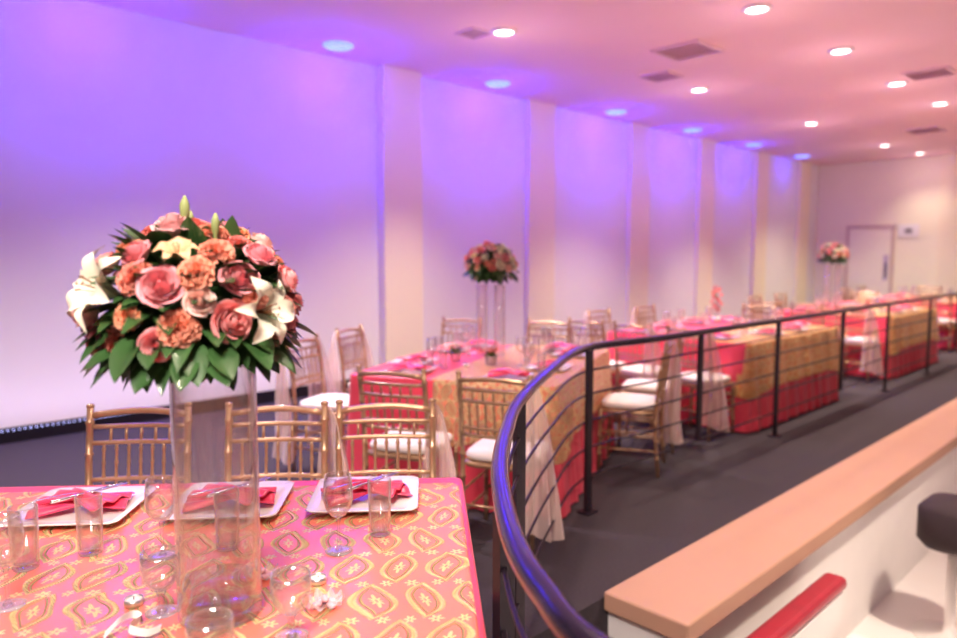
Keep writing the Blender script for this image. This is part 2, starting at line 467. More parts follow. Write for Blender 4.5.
def build_vent():
    t = thing('ceiling_vent')
    bm = bmesh.new()
    for a in ((-.3, .3, -.3, -.26), (-.3, .3, .26, .3), (-.3, -.26, -.26, .26), (.26, .3, -.26, .26)): box(bm, *a, -.025, 0)
    obj('frame', bm, M['ventm'], t, smooth=False)
    bxo('backing', (-.26, .26, -.26, .26, -.006, -.001), M['ventd'], t)
    for k in range(6):
        y = -.215 + .086 * k
        bm = bmesh.new()
        v = [bm.verts.new(p) for p in ((-.26, y, -.022), (.26, y, -.022), (.26, y + .03, -.007), (-.26, y + .03, -.007))]
        bm.faces.new(v)
        obj('slat', bm, M['ventm'], t, smooth=False)
    return t
for px, py, s, w in ((687, 50, .9, 'the largest, amid the downlights'), (661, 76, .65, 'small one close behind the largest vent'), (930, 73, .8, 'near the right edge of view'), (925, 130, .85, 'far one near the far wall'), (474, 33, .45, 'small one left of the leftmost downlight')):
    p = at(px, py, ZC)
    inst('vent', build_vent, (p.x, p.y, ZC), 0, 'square slatted ceiling vent, ' + w, 'vent', 'ceiling vents', s)

ls = thing('led_strip', 'strip of blue LED dots on the baseboard at the left edge', 'light strip', (WX + .03, .4, 0))
bxo('backing', (.0, .012, -.8, 2.0, 0, .118), M['base'], ls)
me = None
for k in range(70):
    y = -.78 + k * .040
    if me is None:
        o = bxo('led_dot', (.012, .016, 0, .010, .100, .107), M['led'], ls); me = o.data
    else:
        o = bpy.data.objects.new('led_dot', me); C.objects.link(o); o.parent = ls
    o.location = (0, y, 0)
l = add_light('AREA', 'led_wash', (WX + .30, 0.9, .16), 7, (.72, .60, 1), shape='RECTANGLE', size=.06, size_y=5.5)
l.rotation_euler = (PI, math.radians(-20), 0)

bm = bmesh.new()
pts = [at(112, 419, .006), at(135, 417, .008), at(150, 421, .008), at(128, 424, .008), at(120, 418, .01), at(165, 415, .008)]
pts[-1] = Vector((WX + .05, pts[-1].y, .008))
tube(bm, pts, .006, 6)
tag(obj('power_cord', bm, M['cord']), 'thin black power cord lying on the carpet by the baseboard', 'cord')

# the rest of the hall beyond what is modelled: bright pale floor below, dimmer pink room above the horizon
w = bpy.data.worlds.new('room_glow'); sc.world = w; w.use_nodes = True
wt = w.node_tree; bg = wt.nodes['Background']
tc = wt.nodes.new('ShaderNodeTexCoord'); sp = wt.nodes.new('ShaderNodeSeparateXYZ'); mr = wt.nodes.new('ShaderNodeMapRange')
wt.links.new(tc.outputs['Generated'], sp.inputs[0]); wt.links.new(sp.outputs['Z'], mr.inputs['Value'])
mr.inputs['From Min'].default_value = -.40; mr.inputs['From Max'].default_value = 0.0
mr.inputs['To Min'].default_value = .95; mr.inputs['To Max'].default_value = .12
wt.links.new(mr.outputs[0], bg.inputs[1])
bg.inputs[0].default_value = (1.0, .70, .70, 1)

# ------------------------------------------------------------------ railing
def catmull(P, per=10):
    out = []
    for i in range(len(P) - 1):
        p0 = P[max(0, i - 1)]; p1 = P[i]; p2 = P[i + 1]; p3 = P[min(len(P) - 1, i + 2)]
        for k in range(per):
            t = k / per
            out.append(.5 * ((2 * p1) + (p2 - p0) * t + (2 * p0 - 5 * p1 + 4 * p2 - p3) * t * t + (3 * p1 - p0 - 3 * p2 + p3) * t ** 3))
    out.append(P[-1]); return out
RX = -2.48
ctrl = [cp(.62, .62), cp(.36, .74), cp(.165, .93), cp(.105, 1.10), cp(.070, 1.28), cp(.055, 1.50), cp(.055, 1.8), cp(.085, 2.15), cp(.15, 2.6), cp(.33, 3.3), Vector((RX - .02, 3.30, 0)), Vector((RX, 4.0, 0)), Vector((RX, 5.0, 0))]
path = catmull(ctrl, 10)
path += [Vector((RX, y, 0)) for y in (7, 9, 11, 13, 15, 17.0)]
rail = thing('curved_railing', 'dark metal railing with curved near end running along the walkway', 'railing', (RX, 3.3, 0))
off = Vector((RX, 3.3, 0))
bm = bmesh.new(); tube(bm, [p - off + Vector((0, 0, .965)) for p in path], .023, 14); obj('top_rail', bm, M['rail'], rail)
for z in (.20, .37, .53, .69, .83):
    bm = bmesh.new(); tube(bm, [p - off + Vector((0, 0, z)) for p in path], .0065, 6); obj('rod', bm, M['post'], rail)
def post(p, z0, z1=.955):
    q = p - off
    bm = bmesh.new(); box(bm, q.x - .011, q.x + .011, q.y - .024, q.y + .024, z0, z1)
    if z0 < .05: box(bm, q.x - .04, q.x + .04, q.y - .05, q.y + .05, 0.0, .012)
    obj('post', bm, M['post'], rail, smooth=False)
for y in (3.32, 5.88, 8.73, 10.4, 13.1, 15.8): post(Vector((RX, y, 0)), 0)
for y in (4.60, 7.36, 11.8, 14.4): post(Vector((RX, y, 0)), .195)
post(cp(.15, 2.6), 0); post(cp(.055, 1.5), 0)

# ------------------------------------------------------------------ chairs
def chair_builder(gm, cm):
    def build():
        t = thing('dining_chair')
        bm = bmesh.new()
        stack(bm, [sqloop(bm, .195, .19, .415), sqloop(bm, .205, .20, .422), sqloop(bm, .205, .20, .438), sqloop(bm, .195, .19, .445)])
        obj('seat_frame', bm, gm, t)
        bm = bmesh.new()
        stack(bm, [sqloop(bm, .17, .165, .445, p=5), sqloop(bm, .192, .187, .455, p=5), sqloop(bm, .198, .193, .472, p=5), sqloop(bm, .188, .183, .490, p=5), sqloop(bm, .14, .135, .502, p=4), sqloop(bm, .06, .06, .506, p=3)])
        obj('cushion', bm, cm, t)
        for s in (-1, 1):
            bm = bmesh.new(); bamboo(bm, [(s * .195, .19, 0), (s * .188, .183, .44)], .0135, .13); obj('leg', bm, gm, t)
            bm = bmesh.new(); bamboo(bm, [(s * .190, -.215, 0), (s * .187, -.19, .30), (s * .187, -.19, .46), (s * .186, -.215, .70), (s * .186, -.25, .910)], .0135, .12)
            lathe(bm, [(.0135, 0), (.017, .006), (.012, .014), (0, .017)], 8, s * .186, -.25, .907)
            obj('leg', bm, gm, t)
        bm = bmesh.new()
        for z, y in ((.875, -.247), (.832, -.240), (.770, -.228), (.630, -.208), (.590, -.203)):
            bow = .022
            pts = [(-.186 + .372 * k / 8, y - bow * math.sin(PI * k / 8), z + (.016 if z > .86 else 0) * math.sin(PI * k / 8)) for k in range(9)]
            tube(bm, pts, .0095 if z < .87 else .013, 8)
        br = obj('backrest', bm, gm, t)
        for k in range(7):
            x = -.135 + .045 * k
            b = .022 * math.sin(PI * (x + .186) / .372)
            bm = bmesh.new(); bamboo(bm, [(x, -.203 - b, .59), (x, -.208 - b, .63), (x, -.228 - b, .77)], .0062, .06, 6)
            obj('spindle', bm, gm, br)
        for k in range(5):
            x = -.112 + .056 * k
            b = .022 * math.sin(PI * (x + .186) / .372)
            bm = bmesh.new(); tube(bm, [(x, -.228 - b, .77), (x, -.240 - b, .832)], .006, 6)
            obj('spindle', bm, gm, br)
        bm = bmesh.new()
        for s in (-1, 1):
            for z in (.17, .29): bamboo(bm, [(s * .19, .187, z), (s * .187, -.20, z)], .008, .12, 6)
        for z in (.20, .33): bamboo(bm, [(-.19, .186, z), (.19, .186, z)], .008, .12, 6)
        bamboo(bm, [(-.188, -.203, .22), (.188, -.203, .22)], .008, .12, 6)
        obj('stretchers', bm, gm, t)
        return t
    return build
cb = chair_builder(M['gold'], M['cushion'])
def chair(center, face, label, group):
    return inst('chair', cb, center, rz_of(face), label, 'chair', group)

def sash_builder(side):
    """sheer cloth wrapped over the top of one back post, falling in folds behind and beside the chair"""
    def build():
        bm = bmesh.new()
        rr = random.Random(3 + side)
        ph = rr.random() * 6
        def f(u, v):
            a = u * (1.2 + .30 * min(1, v * 2.0))                 # opens like a fan round the post
            rad = .022 + .105 * v ** .55 + .018 * math.sin(u * 9 + ph) * (.25 + v) * min(1, v * 4) + .008 * math.sin(u * 19 + v * 6) * min(1, v * 4)
            ang = PI * 1.5 + side * (.75 + a * .9)
            cx, cy = side * (.184 + .008 * v), -.250 + .05 * min(1, v * 1.4)
            z = .895 - .77 * v + .03 * math.cos(u * 2.2 + ph) * v
            return (cx + rad * math.cos(ang), cy + rad * math.sin(ang), z)
        grid(bm, f, 40, 30)
        return obj('chair_sash', bm, M['sash'])
    return build
def sash(center, face, side, label):
    return inst('sash%d' % side, sash_builder(side), center, rz_of(face), label, 'sash', 'sheer organza sashes on the chair backs')

# ------------------------------------------------------------------ tables and cloths
def rect_perim(w, l, rc, step=.025):
    hx, hy = w / 2, l / 2
    out = []
    cs = [(hx - rc, hy - rc, 0), (-hx + rc, hy - rc, 90), (-hx + rc, -hy + rc, 180), (hx - rc, -hy + rc, 270)]
    for ci, (cx, cy, a0) in enumerate(cs):
        for k in range(7):
            a = math.radians(a0 + 90 * k / 6)
            out.append((cx + rc * math.cos(a), cy + rc * math.sin(a), math.cos(a), math.sin(a)))
        nx, ny, na = cs[(ci + 1) % 4]
        a = math.radians(a0 + 90)
        p0 = Vector((cx + rc * math.cos(a), cy + rc * math.sin(a))); p1 = Vector((nx + rc * math.cos(a), ny + rc * math.sin(a)))
        n = int((p1 - p0).length / step)
        for k in range(1, n):
            q = p0.lerp(p1, k / n)
            out.append((q.x, q.y, math.cos(a), math.sin(a)))
    return out

def cloth(name, w, l, zt, drop, flare, amp, lam, mat, loc, rotz, label, cat, group=None, rc=.03, rows=14, corner=0.0, seed=1):
    P = rect_perim(w, l, rc)
    n = len(P)
    s = [0]
    for i in range(1, n + 1):
        s.append(s[-1] + math.hypot(P[i % n][0] - P[i - 1][0], P[i % n][1] - P[i - 1][1]))
    total = s[-1]; cyc = max(4, round(total / lam))
    bm = bmesh.new(); uvl = bm.loops.layers.uv.new('UVMap')
    uvd = {}
    rings = []
    top = []
    for (x, y, nx, ny) in P:
        v = bm.verts.new((x - nx * .012, y - ny * .012, zt)); uvd[v] = (x - nx * .012, y - ny * .012); top.append(v)
    rings.append(top)
    prof = [(.0, 0.0), (.004, .004), (.006, .012)]
    for j in range(rows + len(prof)):
        ring = []
        for i, (x, y, nx, ny) in enumerate(P):
            if j < len(prof):
                o_, dz = prof[j]
            else:
                t = (j - len(prof) + 1) / rows
                cd = min(abs(abs(x) - w / 2), .6) ** 2 + min(abs(abs(y) - l / 2), .6) ** 2
                ex = corner * math.exp(-cd / .05)
                dd = drop + ex
                wv = math.sin(2 * PI * cyc * s[i] / total + seed + .8 * math.sin(7 * 2 * PI * s[i] / total + seed)) + .4 * math.sin(2 * PI * (cyc * 2 + 3) * s[i] / total)
                o_ = .006 + flare * t + amp * t ** .7 * (wv + .6)
                dz = .012 + (dd - .012) * t
            v = bm.verts.new((x + nx * o_, y + ny * o_, zt - dz)); uvd[v] = (x + nx * dz, y + ny * dz)
            ring.append(v)
        rings.append(ring)
    for a, b in zip(rings, rings[1:]):
        for k in range(n):
            bm.faces.new((a[k], a[(k + 1) % n], b[(k + 1) % n], b[k]))
    bm.faces.new(top)
    for f in bm.faces:
        for lp in f.loops: lp[uvl].uv = uvd[lp.vert]
    o = obj(name, bm, mat)
    o.location = loc; o.rotation_euler = (0, 0, rotz)
    return tag(o, label, cat, group)

def table(w, l, loc, rotz, label):
    t = thing('dining_table', label, 'table', loc, rotz)
    bxo('tabletop', (-w / 2 + .012, w / 2 - .012, -l / 2 + .012, l / 2 - .012, .72, .748), M['wood'], t)
    for sx in (-1, 1):
        for sy in (-1, 1):
            bm = bmesh.new(); tube(bm, [(sx * (w / 2 - .12), sy * (l / 2 - .12), 0), (sx * (w / 2 - .12), sy * (l / 2 - .12), .72)], .02, 10)
            obj('leg', bm, M['steel'], t)
    return t

# ------------------------------------------------------------------ tableware
def build_plate():
    bm = bmesh.new(); h = .160
    L = [(.55, .002), (.60, 0), (.64, .003), (.80, .006), (.97, .015), (1.0, .018), (.985, .021), (.80, .011), (.66, .008), (.60, .006), (.3, .0055)]
    stack(bm, [sqloop(bm, h * a, h * a, z, 56, 16) for a, z in L])
    return obj('square_plate', bm, M['plate'])
def build_napkin():
    bm = bmesh.new()
    for k, (rot, dz, sc_) in enumerate(((.25, .008, 1.0), (-.35, .022, .85))):
        def f(u, v, rot=rot, dz=dz, sc_=sc_):
            y = (v - .5) * 2
            wd = .034 + .046 * abs(u) ** .8
            x = u * .125 * sc_
            yy = y * wd * sc_
            z = dz + .008 + .009 * math.cos(y * 7 + u * 2) * (1 - .4 * abs(u)) + .012 * (1 - abs(u)) * (1 - y * y) + (.006 * (1 - y * y))
            c, s = math.cos(rot), math.sin(rot)
            return (x * c - yy * s, x * s + yy * c, z)
        grid(bm, f, 18, 14)
    o = obj('napkin', bm, M['napkin'])
    m = o.modifiers.new('s', 'SOLIDIFY'); m.thickness = .003
    return o
def build_wine():
    t = thing('wine_glass')
    bm = bmesh.new(); lathe(bm, [(0, .087), (.018, .093), (.031, .110), (.037, .135), (.036, .165), (.0325, .196), (.031, .196), (.0342, .165), (.0352, .135), (.029, .113), (.017, .098), (.0, .094)], 32); obj('bowl', bm, M['glass'], t)
    bm = bmesh.new(); tube(bm, [(0, 0, .004), (0, 0, .012), (0, 0, .03), (0, 0, .07), (0, 0, .0868)], [.010, .005, .0038, .0038, .007], 12); obj('stem', bm, M['glass'], t)
    bm = bmesh.new(); lathe(bm, [(0, 0), (.034, 0), (.035, .002), (.02, .0036), (0, .004)], 28); obj('foot', bm, M['glass'], t)
    return t
def build_tumbler():
    bm = bmesh.new(); lathe(bm, [(0, 0), (.026, 0), (.028, .004), (.0315, .148), (.0305, .150), (.0293, .148), (.0262, .016), (0, .013)], 32)
    return obj('tall_tumbler', bm, M['glass'])
def build_goblet():
    t = thing('water_goblet')
    bm = bmesh.new(); lathe(bm, [(0, .047), (.020, .052), (.034, .07), (.039, .10), (.038, .129), (.036, .129), (.037, .10), (.032, .073), (.018, .057), (0, .053)], 32); obj('bowl', bm, M['glass'], t)
    bm = bmesh.new(); tube(bm, [(0, 0, .004), (0, 0, .015), (0, 0, .035), (0, 0, .047)], [.012, .006, .006, .012], 12); obj('stem', bm, M['glass'], t)
    bm = bmesh.new(); lathe(bm, [(0, 0), (.032, 0), (.033, .002), (.018, .0036), (0, .004)], 28); obj('foot', bm, M['glass'], t)
    return t
def build_fork():
    bm = bmesh.new()
    def f(u, v):
        wd = .006 - .003 * math.sin(PI * min(1, v * 1.4)) + (.006 if v > .72 else 0) * min(1, (v - .72) * 8)
        return (u * wd, (v - .5) * .19, .004 + .006 * math.sin(v * 6) * v)
    grid(bm, f, 4, 26)
    for k in range(4):
        x = -.009 + .006 * k
        tube(bm, [(x, .090, .004), (x, .115, .002), (x, .135, .007)], [.0018, .0016, .0009], 6)
    o = obj('fork', bm, M['steel']); m = o.modifiers.new('s', 'SOLIDIFY'); m.thickness = .0015
    return o
def build_knife():
    bm = bmesh.new()
    tube(bm, [(0, -.105, .003), (0, -.10, .004), (0, -.03, .004), (0, -.005, .004)], [.003, .0055, .005, .003], 8)
    box(bm, -.006, .006, -.01, .09, .0035, .0045)
    v = [bm.verts.new(p) for p in ((-.006, .09, .004), (.006, .09, .004), (.004, .11, .004), (0, .118, .004))]
    bm.faces.new(v)
    return obj('knife', bm, M['steel'])
def build_tealight():
    t = thing('tealight_candle')
    bm = bmesh.new(); lathe(bm, [(0, 0), (.019, 0), (.0195, .016), (.0185, .016), (.018, .002), (0, .002)], 24); obj('cup', bm, M['tin'], t)
    bm = bmesh.new(); lathe(bm, [(0, .002), (.0178, .002), (.0178, .012), (.01, .0125), (0, .012)], 24); obj('wax', bm, M['wax'], t)
    bm = bmesh.new(); tube(bm, [(0, 0, .012), (.001, 0, .02)], .0009, 6); obj('wick', bm, M['ink'], t)
    return t

def setting(T, w, l, zt, side, frac, who, plate_scale=1.0, wine=True, tum=True, inset=.19):
    if side in ('near', 'far'):
        s = -1 if side == 'near' else 1
        p = Vector((frac * w / 2, s * (l / 2 - inset), zt)); q = Vector((0, -s, 0)); r = Vector((1, 0, 0)) * (1 if side == 'near' else -1); rz = 0 if side == 'near' else PI
    else:
        s = -1 if side == 'left' else 1
        p = Vector((s * (w / 2 - inset), frac * l / 2, zt)); q = Vector((-s, 0, 0)); r = Vector((0, 1, 0)) * s; rz = -PI / 2 if side == 'left' else PI / 2
    base = T.to_euler().z
    inst('plate', build_plate, T @ p, base + rz, 'square white plate ' + who, 'plate', 'square white plates', plate_scale)
    inst('napkin', build_napkin, T @ (p + Vector((0, 0, .006))), base + rz + rnd.uniform(-.2, .2), 'pink napkin on plate ' + who, 'napkin', 'pink napkins on the plates')
    if wine:
        inst('wine', build_wine, T @ (p + q * .21 + r * .06), 0, 'wine glass by plate ' + who, 'wine glass', 'stemmed wine glasses')
    if tum:
        inst('tumbler', build_tumbler, T @ (p + q * .19 + r * .15), 0, 'tumbler by plate ' + who, 'tumbler', 'tall tumblers', .85)

# ------------------------------------------------------------------ flowers
def rose_mesh():
    bm = bmesh.new()
    lathe(bm, [(0, -.2), (.20, -.1), (.24, .2), (.16, .6), (.05, .84), (0, .85)], 12)
    rr = random.Random(5)
    for L, (n, r, h, op) in enumerate(((2, .17, 1.02, .0), (3, .28, 1.02, .04), (3, .42, .98, .12), (4, .58, .92, .22), (5, .76, .80, .38), (6, .92, .60, .62))):
        for k in range(n):
            a0 = 2 * PI * k / n + L * .9 + rr.uniform(-.18, .18)
            w = PI / n * 1.5
            tilt = rr.uniform(-.06, .06); wp = rr.uniform(0, 6)
            def f(u, v, a0=a0, w=w, r=r, h=h, op=op, tilt=tilt, wp=wp):
                ang = a0 + u * w * (.55 + .45 * math.sin(min(1, v * 1.3) * PI / 2))
                rad = r * (.30 + .70 * math.sin(min(v * 1.5, 1) * PI / 2)) * (1 + .14 * u) * (1 - (.10 * v ** 3 if op < .1 else 0)) + op * v ** 4 * .42 * (1 - .3 * u * u)
                z = -.25 + (h + .25 + tilt) * v * (1 - .20 * u * u * v) - op * v ** 6 * .34 + .03 * v ** 3 * math.sin(u * 5 + wp)
                return (rad * math.cos(ang), rad * math.sin(ang), z)
            grid(bm, f, 8, 8)
    me = bpy.data.meshes.new('rose'); bm.to_mesh(me); bm.free(); me.materials.append(M['rose'])
    for p in me.polygons: p.use_smooth = True
    return me
def carn_mesh():
    """dense dome of small ruffled, saw-edged petals"""
    bm = bmesh.new(); rr = random.Random(8)
    N = 64
    for k in range(N):
        t = math.sqrt((k + .5) / N)
        az = k * 2.39996 + rr.uniform(-.25, .25)
        th = t * 1.45 + rr.uniform(-.12, .12)
        ln = .78 + .22 * t + rr.uniform(-.06, .06)
        wd = .36 + .05 * rr.random()
        tw = rr.uniform(-.9, .9)
        p1, p2 = rr.uniform(0, 6), rr.uniform(0, 6)
        d = Vector((math.sin(th) * math.cos(az), math.sin(th) * math.sin(az), math.cos(th)))
        e1 = Vector((-math.sin(az), math.cos(az), 0)); e2 = d.cross(e1)
        s1 = e1 * math.cos(tw) + e2 * math.sin(tw); nn = d.cross(s1)
        jit = [rr.uniform(-1, 1) for _ in range(11)]
        def f(u, v, d=d, s1=s1, nn=nn, ln=ln, wd=wd, p1=p1, p2=p2, jit=jit):
            i = int(round((u + 1) * 5))
            L = ln * v * (1 - .16 * u * u * v) + .05 * jit[i] * v ** 5
            w_ = wd * (.12 + .88 * v ** 1.3) * u
            o_ = (.10 * math.sin(u * 5.5 + p1) + .05 * math.sin(u * 11 + p2)) * v ** 2
            p = d * L + s1 * w_ + nn * o_
            return Vector((p.x, p.y, p.z * .95 - .1))
        grid(bm, f, 10, 5)
    me = bpy.data.meshes.new('carnation'); bm.to_mesh(me); bm.free(); me.materials.append(M['carn'])
    for p in me.polygons: p.use_smooth = True
    return me
def lily_mesh(name, mat, wid=.24):
    bm = bmesh.new()
    for k in range(6):
        a = PI / 3 * k; c, s = math.cos(a), math.sin(a)
        ws = wid * (1.18 if k % 2 else .82)
        lift = .04 if k % 2 else 0
        def f(u, v, c=c, s=s, ws=ws, lift=lift):
            rad = .05 + .95 * v ** 1.25
            z = -.30 + lift + .80 * math.sin(min(1.0, v * 1.25) * PI / 2) - .42 * max(0, v - .55) ** 1.5 * 2.2
            wd = ws * math.sin(PI * min(.999, .05 + .95 * v) ** .9) ** .85 + .004
            if v >= 1: wd = .004
            y = u * wd; z2 = z + .40 * abs(u) ** 1.6 * wd + .012 * math.sin(v * 20) * abs(u)
            return (rad * c - y * s, rad * s + y * c, z2)
        grid(bm, f, 6, 16)
    me = bpy.data.meshes.new(name); bmesh.ops.recalc_face_normals(bm, faces=bm.faces); bm.to_mesh(me); bm.free(); me.materials.append(mat)
    for p in me.polygons: p.use_smooth = True
    return me
def stamen_mesh():
    bm = bmesh.new()
    for k in range(6):
        a = PI / 3 * k + .3; c, s = math.cos(a), math.sin(a)
        tube(bm, [(0, 0, -.2), (.07 * c, .07 * s, .25), (.16 * c, .16 * s, .62)], .010, 6)
        tube(bm, [(.16 * c - .05 * s, .16 * s + .05 * c, .62), (.16 * c, .16 * s, .64), (.16 * c + .05 * s, .16 * s - .05 * c, .62)], [.010, .024, .010], 6)
    me = bpy.data.meshes.new('stamens'); bm.to_mesh(me); bm.free(); me.materials.append(M['anther'])
    return me
ME = dict(rose=rose_mesh(), carn=carn_mesh(), lily=lily_mesh('lily', M['lily'], .26), alst=lily_mesh('alstroemeria', M['alst'], .34), stam=stamen_mesh())
ME['pale'] = ME['rose'].copy(); ME['pale'].materials.clear(); ME['pale'].materials.append(M['palerose'])
ME['cream'] = ME['rose'].copy(); ME['cream'].materials.clear(); ME['cream'].materials.append(M['lily'])
NAMES = dict(rose='rose', pale='rose', cream='rose', carn='carnation', lily='lily', alst='alstroemeria')

def leaf(bm, base, d, nrm, L, W, droop):
    d = d.normalized(); nrm = (nrm - d * nrm.dot(d)).normalized(); s = d.cross(nrm)
    def f(u, v):
        wd = W * math.sin(PI * min(.999, .03 + v * .97) ** .85) ** .75 if v < 1 else .0005
        return base + d * (L * v) + s * (u * wd) + nrm * (abs(u) * wd * .35) - Vector((0, 0, 1)) * (droop * L * v * v)
    grid(bm, f, 2, 7)

def bouquet(loc, placed, n_fill, label, R=.205, seed=1, rz=.15, nleaf=110, up0=-.15, bud=True, kinds=('rose', 'carn', 'pale', 'rose', 'carn', 'carn', 'alst'), gap=.86, smin=.027, smax=.036):
    t = thing('flower_bouquet', label, 'bouquet', loc)
    rr = random.Random(seed)
    items = list(placed)
    tries = 0
    while len(items) < n_fill and tries < 9000:
        tries += 1
        z = rr.uniform(up0, 1); a = rr.uniform(0, 2 * PI); q = math.sqrt(max(0, 1 - z * z))
        d = Vector((q * math.cos(a), q * math.sin(a), z))
        k = rr.choice(kinds); s = rr.uniform(smin, smax)
        if all((d - e[1]).length * R > (s + e[2] * (.6 if e[0] == 'lily' else 1)) * gap for e in items):
            items.append((k, d, s))
    for k, d, s in items:
        p = Vector((d.x * R, d.y * R, d.z * rz)) * (rr.uniform(.88, .99) if k != 'lily' else .93)
        ax = (d + Vector((rr.uniform(-.25, .25), rr.uniform(-.25, .25), .25 + rr.uniform(-.1, .2)))).normalized()
        if k == 'lily': ax = (d + Vector((0, 0, .12))).normalized()
        o = bpy.data.objects.new(NAMES[k], ME[k]); C.objects.link(o); o.parent = t
        o.location = p
        o.rotation_mode = 'QUATERNION'
        q = ax.to_track_quat('Z', 'Y')
        o.rotation_quaternion = q @ Quaternion((0, 0, 1), rr.uniform(0, 6.28))
        o.scale = (s, s, s * (1.05 if k in ('rose', 'pale') else .9))
        if k == 'lily' or (k == 'alst' and bud):
            st = bpy.data.objects.new('stamens', ME['stam']); C.objects.link(st); st.parent = o
    bm = bmesh.new()
    for k in range(nleaf):
        z = rr.uniform(-.45, .95); a = rr.uniform(0, 2 * PI); q = math.sqrt(max(0, 1 - z * z))
        d = Vector((q * math.cos(a), q * math.sin(a), z))
        b = Vector((d.x * R * .62, d.y * R * .62, d.z * rz * .62))
        if z < 0: dd = Vector((d.x, d.y, -.25 - rr.random() * .4))
        else: dd = d
        leaf(bm, b, dd + Vector((rr.uniform(-.4, .4), rr.uniform(-.4, .4), rr.uniform(-.3, .3))), Vector((0, 0, 1)) + d * .6, rr.uniform(.075, .115), rr.uniform(.018, .029), rr.uniform(.05, .35))
    for k in range(int(nleaf * .5)):       # hanging skirt of leaves
        a = rr.uniform(0, 2 * PI); q = rr.uniform(.20, .90)
        b = Vector((math.cos(a) * R * q, math.sin(a) * R * q, -.03 - rr.random() * .05))
        leaf(bm, b, Vector((math.cos(a) * (.35 + q * .7) + rr.uniform(-.3, .3), math.sin(a) * (.35 + q * .7) + rr.uniform(-.3, .3), -.75 + rr.random() * .5)), Vector((math.cos(a), math.sin(a), .5)), rr.uniform(.06, .10), rr.uniform(.019, .030), .15)
    bmesh.ops.create_icosphere(bm, subdivisions=2, radius=1, matrix=Matrix.Diagonal((R * .62, R * .62, rz * .62, 1)))
    obj('foliage', bm, M['leaf'], t)
    if bud:
        for (x, y, z, s) in ((0.0, -.02, rz * .98, .9), (-.07, .02, rz * .90, .7), (.09, .0, rz * .82, .75)):
            bm = bmesh.new()
            tube(bm, [(x, y, z - .05), (x, y, z), (x, y, z + .012 * s), (x + .002, y, z + .035 * s), (x + .003, y, z + .055 * s)], [.003, .004, .010 * s, .011 * s, .002], 10)
            obj('bud', bm, M['bud'], t)
    return t

# ------------------------------------------------------------------ TABLE 1 (foreground)
U1 = (RT * .9976 + FH * .07).normalized(); V1 = Vector((-U1.y, U1.x, 0))
R1 = math.atan2(U1.y, U1.x)
W1, L1 = 2.3, 1.5
c1 = cp(-.060, 2.37) - U1 * (W1 / 2) - V1 * (L1 / 2)
table(W1, L1, c1, R1, 'square foreground dining table hidden under pink and embroidered cloths')
cloth('tablecloth', W1, L1, .754, .742, .004, .006, .22, M['pink'], c1, R1, 'plain hot pink satin tablecloth under the embroidered foreground cloth', 'tablecloth', seed=2)
cloth('table_overlay', W1 - .02, L1 - .07, .759, .006, .002, .001, .3, M['emb'], c1 - V1 * .036 - U1 * .004, R1, 'peach tablecloth with gold embroidery on the foreground table', 'tablecloth', seed=5, rows=3)
ZT = .760
for (px, py, who) in ((83, 511, 'leftmost on the foreground table'), (232, 505, 'behind the tall vase on the foreground table'), (366, 499, 'nearest the railing on the foreground table')):
    p = at(px, py, ZT)
    inst('plate', build_plate, p, R1 + PI, 'square white plate ' + who, 'plate', 'square white plates')
    inst('napkin', build_napkin, p + Vector((0, 0, .006)), R1 + PI + rnd.uniform(-.15, .15), 'pink napkin on plate ' + who, 'napkin', 'pink napkins on the plates')
    inst('fork', build_fork, p + RT * -.02 + Vector((0, 0, .051)) - FH * .01, R1 - .9, 'steel fork lying on the napkin ' + who, 'fork', 'forks on the foreground napkins')
    inst('knife', build_knife, p + RT * .02 + Vector((0, 0, .051)), R1 - .7, 'steel knife lying on the napkin ' + who, 'knife', 'knives on the foreground napkins')
for px, py, who in ((339, 551, 'in front of the plate nearest the railing'), (163, 556, 'just left of the tall vase'), (8, 606, 'at the left edge of the foreground table')):
    inst('wine', build_wine, at(px, py, ZT), 0, 'stemmed wine glass ' + who, 'wine glass', 'stemmed wine glasses', 1.0)
for px, py, who in ((380, 534, 'beside the wine glass, nearest the railing'), (91, 553, 'in front of the leftmost foreground plate'), (228, 548, 'seen through the tall vase'), (26, 568, 'second from the left edge of the foreground table')):
    inst('tumbler', build_tumbler, at(px, py, ZT), 0, 'tall straight tumbler ' + who, 'tumbler', 'tall tumblers', 1.0)
for px, py, who in ((162, 612, 'left of the vase foot'), (292, 637, 'right of the vase foot'), (212, 690, 'at the bottom edge in front of the vase')):
    inst('goblet', build_goblet, at(px, py, ZT), 0, 'short-stemmed clear water goblet ' + who, 'goblet', 'short-stemmed goblets')
for px, py, who in ((134, 605, 'left of the tall vase'), (318, 583, 'right of the tall vase')):
    inst('tea', build_tealight, at(px, py, ZT), 0, 'unlit tealight candle in metal cup ' + who, 'candle', 'tealight candles')
def favour(px, py, who, seed):
    t = thing('almond_favour', who, 'party favour', at(px, py, ZT), 0, 'sugared almond favours')
    rr = random.Random(seed)
    for k in range(6):
        bm = bmesh.new(); bmesh.ops.create_uvsphere(bm, u_segments=12, v_segments=8, radius=1)
        for v in bm.verts: v.co = Vector((v.co.x * .0125 * (1 - .25 * v.co.x), v.co.y * .008, v.co.z * .006))
        o = obj('almond', bm, M['almond'], t)
        a = k * 1.05 + rr.random()
        o.location = ((.015 if k < 5 else 0) * math.cos(a), (.015 if k < 5 else 0) * math.sin(a), .007 if k < 5 else .017)
        o.rotation_euler = (0, 0, rr.random() * 6)
    bm = bmesh.new()
    def f(u, v):
        a = u * PI; r = .002 + .038 * v
        return (r * math.cos(a) * (1 + .15 * math.sin(7 * a) * v), r * math.sin(a), .0015 + .014 * v * v * (1 + .6 * math.sin(9 * a)))
    grid(bm, f, 48, 8)
    obj('tulle_wrap', bm, M['tulle'], t)
